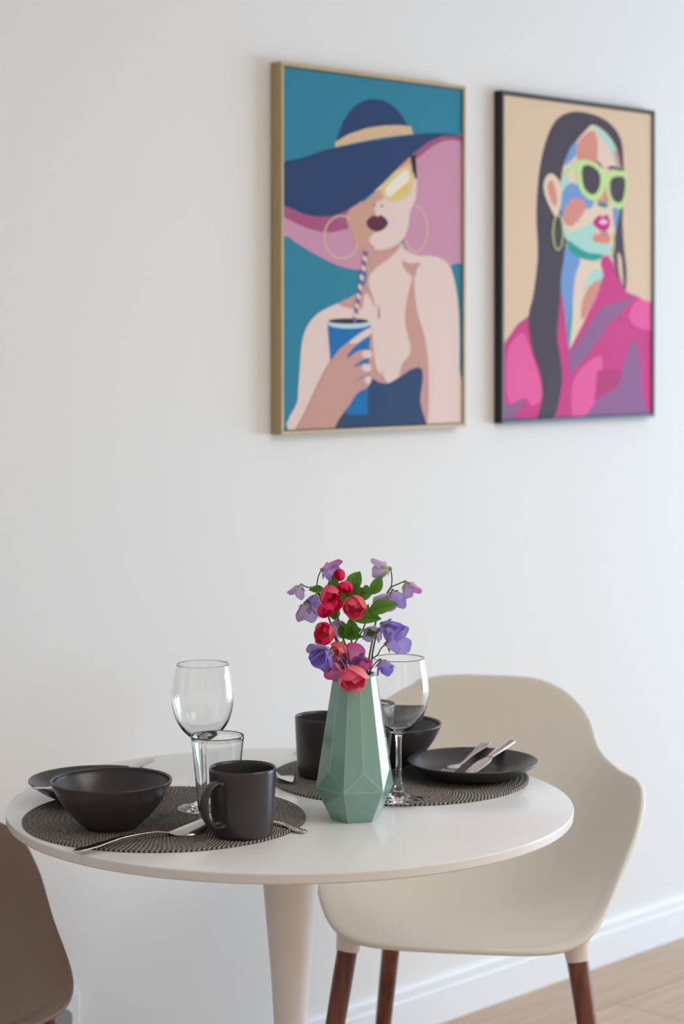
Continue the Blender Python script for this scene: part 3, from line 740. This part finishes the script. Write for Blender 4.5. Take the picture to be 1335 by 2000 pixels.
L1 = [
 (PK, [(120, 800), (120, 935), (160, 958), (200, 988), (300, 1048), (400, 1096), (500, 1118), (600, 1100), (700, 900), (500, 780), (300, 800)], 's'),
 (PK, [(760, 560), (840, 500), (930, 484), (1040, 500), (1040, 1030), (975, 1085), (930, 1100), (850, 1080), (740, 1040), (715, 900)], 's'),
 (DPK, [(120, 780), (180, 815), (260, 840), (350, 840), (445, 815), (460, 900), (420, 923), (350, 935), (260, 918), (185, 885), (120, 845)], 's'),
 (DPK, [(775, 535), (830, 500), (900, 468), (960, 464), (1040, 478), (1040, 496), (940, 483), (860, 515), (785, 572)], 's'),
 (SK, [(205, 1930), (203, 1750), (212, 1600), (222, 1480), (245, 1400), (290, 1340), (350, 1302), (420, 1272), (480, 1240), (520, 1210), (545, 1150), (540, 1050), (620, 990), (705, 985), (722, 1015), (780, 1045), (850, 1050), (900, 1062), (945, 1100), (970, 1180), (985, 1280), (992, 1400), (992, 1600), (982, 1930)], 's'),
 (SH, [(445, 840), (560, 780), (600, 900), (570, 1010), (640, 1015), (693, 985), (700, 1010), (640, 1070), (580, 1112), (552, 1150), (552, 1200), (575, 1268), (578, 1300), (545, 1235), (525, 1250), (510, 1310), (400, 1286), (470, 1245), (522, 1205), (540, 1130), (520, 1060), (490, 1000), (460, 930)], 's'),
 (SK, [(600, 700), (700, 700), (765, 640), (783, 680), (778, 770), (752, 830), (742, 900), (718, 965), (665, 1005), (605, 1014), (560, 992), (552, 955), (585, 930), (560, 900), (580, 850), (562, 800), (575, 760)], 's'),
 ((208, 158, 138), [(440, 845), (520, 790), (600, 725), (622, 765), (575, 800), (582, 845), (556, 870), (552, 910), (575, 935), (552, 965), (545, 1015), (500, 1005), (465, 930)], 's'),
 ((214, 150, 124), [(640, 640), (760, 550), (762, 610), (660, 668)], 'p'),
 ((40, 30, 40), [(752, 562), (778, 552), (784, 672), (768, 668)], 'p'),
 ((224, 200, 140), [(606, 716), (650, 660), (700, 625), (748, 600), (762, 640), (772, 655), (762, 700), (752, 745), (705, 778), (655, 787), (618, 755)], 's'),
 ((240, 230, 208), [(630, 725), (680, 668), (735, 628), (745, 680), (700, 735), (650, 762)], 's'),
 ((226, 196, 120), [(655, 765), (700, 720), (745, 690), (742, 735), (700, 765), (660, 776)], 's'),
 (NAVY, [(100, 612), (230, 570), (350, 530), (500, 500), (650, 475), (760, 458), (870, 450), (960, 455), (1040, 478), (960, 464), (900, 468), (835, 497), (770, 548), (700, 612), (645, 668), (600, 712), (540, 762), (470, 810), (400, 845), (320, 858), (240, 846), (180, 820), (100, 770)], 's'),
 (NAVY, [(392, 505), (402, 455), (430, 385), (470, 330), (520, 295), (575, 284), (635, 297), (690, 340), (728, 395), (748, 440), (600, 470), (480, 490)], 's'),
 ((218, 184, 146), [(385, 519), (384, 494), (450, 455), (540, 425), (620, 413), (700, 411), (755, 417), (766, 455), (700, 461), (620, 471), (500, 493)], 'p'),
 ((98, 38, 64), [(537, 887), (560, 858), (580, 852), (592, 857), (608, 851), (630, 866), (643, 890), (625, 916), (592, 931), (556, 918)], 's'),
 ((110, 50, 50), ell(577, 803, 7, 5), 'p'), ((110, 50, 50), ell(613, 805, 6, 5), 'p'),
 ((212, 196, 160), hoop(415, 958, 84, 104, 3.6, 20, 300), 'p'),
 ((212, 196, 160), hoop(778, 918, 55, 112, 3.6, -90, 150), 'p'),
 (SH, [(715, 1072), (745, 1085), (800, 1083), (785, 1112), (772, 1155), (745, 1135), (722, 1108)], 's'),
 (SH, [(768, 1150), (775, 1250), (790, 1340), (820, 1440), (838, 1560), (842, 1750), (830, 1900), (798, 1900), (805, 1750), (812, 1650), (800, 1598), (760, 1605), (715, 1640), (700, 1645), (712, 1580), (745, 1540), (755, 1500), (740, 1430), (728, 1370), (736, 1270), (757, 1180)], 's'),
 (SH, [(562, 1400), (572, 1500), (588, 1600), (640, 1672), (560, 1680), (545, 1560)], 's'),
 (SH, [(595, 1285), (606, 1330), (602, 1358), (594, 1350)], 's'), (SH, [(612, 1600), (628, 1660), (620, 1672)], 'p'),
 ((48, 70, 108), [(350, 1930), (450, 1780), (520, 1690), (560, 1650), (600, 1667), (645, 1671), (700, 1640), (755, 1604), (800, 1596), (812, 1640), (800, 1760), (797, 1930)], 's'),
 ((22, 112, 176), [(348, 1385), (557, 1388), (540, 1825), (440, 1825), (362, 1560)], 'p'),
 ((196, 216, 222), ell(452, 1380, 106, 24, 28), 'p'), ((58, 44, 54), ell(450, 1368, 98, 13, 28), 'p'),
]
for k in range(15):
    a, c = k/15, (k+1)/15; xa, ya = 478+(534-478)*a, 1375+(1028-1375)*a; xc, yc = 478+(534-478)*c, 1375+(1028-1375)*c
    L1.append((((112, 92, 176) if k % 2 == 0 else (232, 206, 160)), [(xa-9, ya-8), (xa+9, ya+8), (xc+9, yc+8), (xc-9, yc-8)], 'p'))
L1 += [
 (SH, [(190, 1930), (240, 1810), (290, 1700), (340, 1600), (400, 1510), (455, 1465), (520, 1415), (560, 1398), (568, 1425), (520, 1460), (470, 1500), (440, 1548), (500, 1512), (555, 1508), (567, 1535), (510, 1562), (474, 1592), (530, 1574), (562, 1590), (555, 1618), (510, 1642), (474, 1664), (545, 1633), (560, 1660), (540, 1692), (490, 1722), (450, 1782), (400, 1850), (350, 1930)], 's'),
 (SK, [(452, 1470), (510, 1425), (560, 1400), (565, 1425), (515, 1458), (485, 1478)], 's'),
 (SK, ell(540, 1530, 26, 19), 'p'), (SK, ell(538, 1596, 24, 19), 'p'), (SK, ell(544, 1655, 16, 20), 'p'),
]
HR = (78, 68, 78); MG = (208, 62, 134); LP = (236, 96, 160); PU = (148, 100, 146); FS = (234, 208, 184); BL = (118, 156, 208); MI = (176, 218, 206); CO = (220, 146, 130)
L2 = [
 (MG, [(120, 1480), (220, 1372), (285, 1322), (460, 1160), (500, 1480), (670, 1030), (700, 985), (740, 1040), (765, 1110), (805, 1192), (880, 1222), (1000, 1275), (1000, 1930), (120, 1930)], 'p'),
 (LP, [(168, 1530), (225, 1430), (265, 1430), (310, 1560), (350, 1690), (352, 1780), (300, 1812), (262, 1772), (172, 1790)], 's'),
 (LP, [(518, 1720), (560, 1620), (640, 1552), (682, 1555), (672, 1680), (605, 1920), (530, 1920)], 's'),
 (LP, [(830, 1310), (870, 1240), (930, 1245), (1000, 1290), (1000, 1400), (880, 1392), (835, 1350)], 's'),
 ((188, 58, 118), [(655, 1620), (795, 1620), (772, 1700), (700, 1740), (640, 1790)], 'p'),
 (PU, [(500, 1520), (560, 1450), (640, 1330), (680, 1270), (770, 1250), (858, 1222), (790, 1300), (720, 1370), (600, 1540), (508, 1645)], 'p'),
 (PU, [(600, 1930), (640, 1800), (765, 1700), (800, 1580), (835, 1480), (855, 1462), (876, 1490), (890, 1600), (900, 1750), (918, 1930)], 's'),
 (PU, [(150, 1815), (200, 1800), (272, 1765), (235, 1830), (205, 1930), (140, 1930)], 'p'),
 (HR, [(282, 1335), (310, 1200), (332, 1000), (325, 800), (330, 640), (350, 480), (385, 350), (430, 265), (490, 225), (560, 217), (640, 235), (710, 270), (765, 330), (790, 400), (798, 520), (802, 640), (792, 800), (800, 950), (813, 1080), (806, 1192), (765, 1120), (742, 1010), (700, 750), (600, 700), (500, 850), (482, 960), (462, 1100), (452, 1250), (438, 1430), (455, 1560), (462, 1700), (405, 1930), (320, 1930), (355, 1780), (345, 1640), (300, 1500)], 's'),
 ((226, 196, 166), [(765, 985), (785, 1010), (793, 1100), (795, 1160), (772, 1090)], 's'),
 (FS, [(480, 960), (700, 985), (690, 1060), (650, 1220), (570, 1380), (502, 1512), (478, 1300), (458, 1150)], 'p'),
 (BL, [(488, 950), (560, 1015), (535, 1110), (522, 1250), (518, 1350), (500, 1495), (476, 1300), (456, 1150), (470, 1040)], 's'),
 ((74, 158, 158), [(520, 1230), (518, 1360), (502, 1512), (490, 1400)], 'p'),
 (MI, [(580, 1185), (612, 1100), (650, 1070), (685, 1090), (680, 1135), (630, 1140)], 's'),
 (CO, [(565, 1335), (575, 1240), (610, 1165), (660, 1132), (682, 1140), (640, 1235), (590, 1330)], 's'),
 (MG, [(672, 1040), (680, 1000), (705, 985), (742, 1040), (765, 1115), (812, 1195), (860, 1222), (680, 1272), (620, 1350), (560, 1450), (510, 1520), (600, 1340), (660, 1200), (688, 1100)], 'p'),
 (FS, [(632, 288), (700, 330), (750, 400), (778, 500), (790, 600), (772, 740), (748, 900), (728, 980), (680, 1002), (600, 990), (500, 920), (472, 870), (457, 750), (455, 620), (480, 480), (540, 380), (590, 320)], 's'),
 (MI, [(472, 850), (520, 868), (590, 838), (645, 828), (640, 920), (722, 930), (725, 975), (680, 1000), (600, 985), (500, 915)], 's'),
 (MI, [(633, 290), (700, 335), (748, 400), (768, 490), (752, 512), (722, 420), (670, 345)], 's'),
 (MI, [(455, 630), (480, 560), (505, 600), (470, 720), (458, 760)], 's'),
 (CO, [(538, 400), (590, 338), (635, 322), (655, 370), (657, 440), (640, 500), (560, 490), (536, 450)], 's'),
 (BL, [(476, 505), (500, 430), (537, 380), (537, 450), (505, 490)], 's'),
 (BL, [(458, 740), (468, 650), (515, 603), (570, 635), (632, 690), (625, 735), (590, 742), (550, 712), (500, 740), (466, 800)], 's'),
 (CO, [(468, 795), (488, 722), (530, 686), (578, 700), (592, 742), (560, 795), (520, 835), (488, 832)], 's'),
 (BL, [(740, 742), (778, 725), (768, 800), (752, 862)], 's'),
 (CO, [(652, 712), (680, 640), (695, 600), (702, 650), (718, 705), (690, 720)], 's'),
 ((60, 140, 140), [(655, 714), (685, 706), (712, 722), (700, 738), (665, 730)], 's'),
 ((40, 160, 146), [(488, 912), (540, 945), (600, 980), (682, 993), (655, 1022), (600, 1022), (540, 1000), (500, 960)], 's'),
 ((200, 34, 122), [(630, 818), (662, 780), (684, 787), (708, 776), (724, 822), (706, 860), (676, 864), (650, 846)], 's'),
 ((244, 196, 222), [(664, 812), (690, 800), (712, 818), (682, 830)], 's'),
 ((96, 130, 150), [(668, 870), (712, 868), (708, 880), (675, 882)], 'p'),
 ((226, 140, 120), [(630, 905), (645, 882), (715, 882), (724, 920), (700, 932), (640, 922)], 's'),
 (FS, [(363, 610), (382, 562), (418, 558), (458, 620), (452, 740), (432, 790), (400, 742), (370, 670)], 's'),
 (CO, [(384, 615), (412, 592), (436, 690), (424, 732), (395, 682)], 's'),
 (CO, [(742, 432), (760, 440), (776, 500), (778, 535), (768, 520)], 's'),
 (HR, [(640, 478), (665, 490), (688, 530), (664, 508)], 'p'), (HR, [(708, 530), (722, 514), (750, 514), (782, 530), (784, 545), (750, 530)], 's'),
 ((196, 226, 146), [(450, 600), (480, 540), (545, 478), (560, 500), (500, 545)], 'p'),
 ((198, 228, 146), [(540, 500), (578, 476), (640, 497), (690, 552), (697, 622), (672, 682), (622, 698), (572, 662), (548, 600)], 's'),
 ((198, 228, 146), [(684, 572), (722, 545), (790, 538), (817, 570), (812, 680), (790, 738), (748, 738), (716, 692), (706, 622)], 's'),
 (HR, [(574, 520), (600, 506), (640, 522), (668, 560), (668, 615), (648, 658), (615, 664), (582, 628), (570, 565)], 's'),
 (HR, [(724, 595), (750, 570), (795, 572), (805, 600), (800, 662), (785, 706), (752, 706), (726, 665)], 's'),
 ((190, 208, 134), hoop(441, 872, 27, 94, 4.2), 'p'),
 ((190, 208, 134), hoop(735, 930, 9, 66, 4, -60, 120), 'p'),
]
framed(0.0038, 0.5348, 1.2224, 1.9274, 500, 80, 2.5, L1, (46, 130, 156), M['gold'], 'gold framed print of a woman in a navy sun hat sipping from a blue cup', .0285)
framed(0.6618, 0.5515, 1.2248, 1.9303, 930, 140, 1125/405, L2, (228, 198, 168), M['black'], 'black framed print of a dark haired woman in green sunglasses and a magenta jacket', .0230)
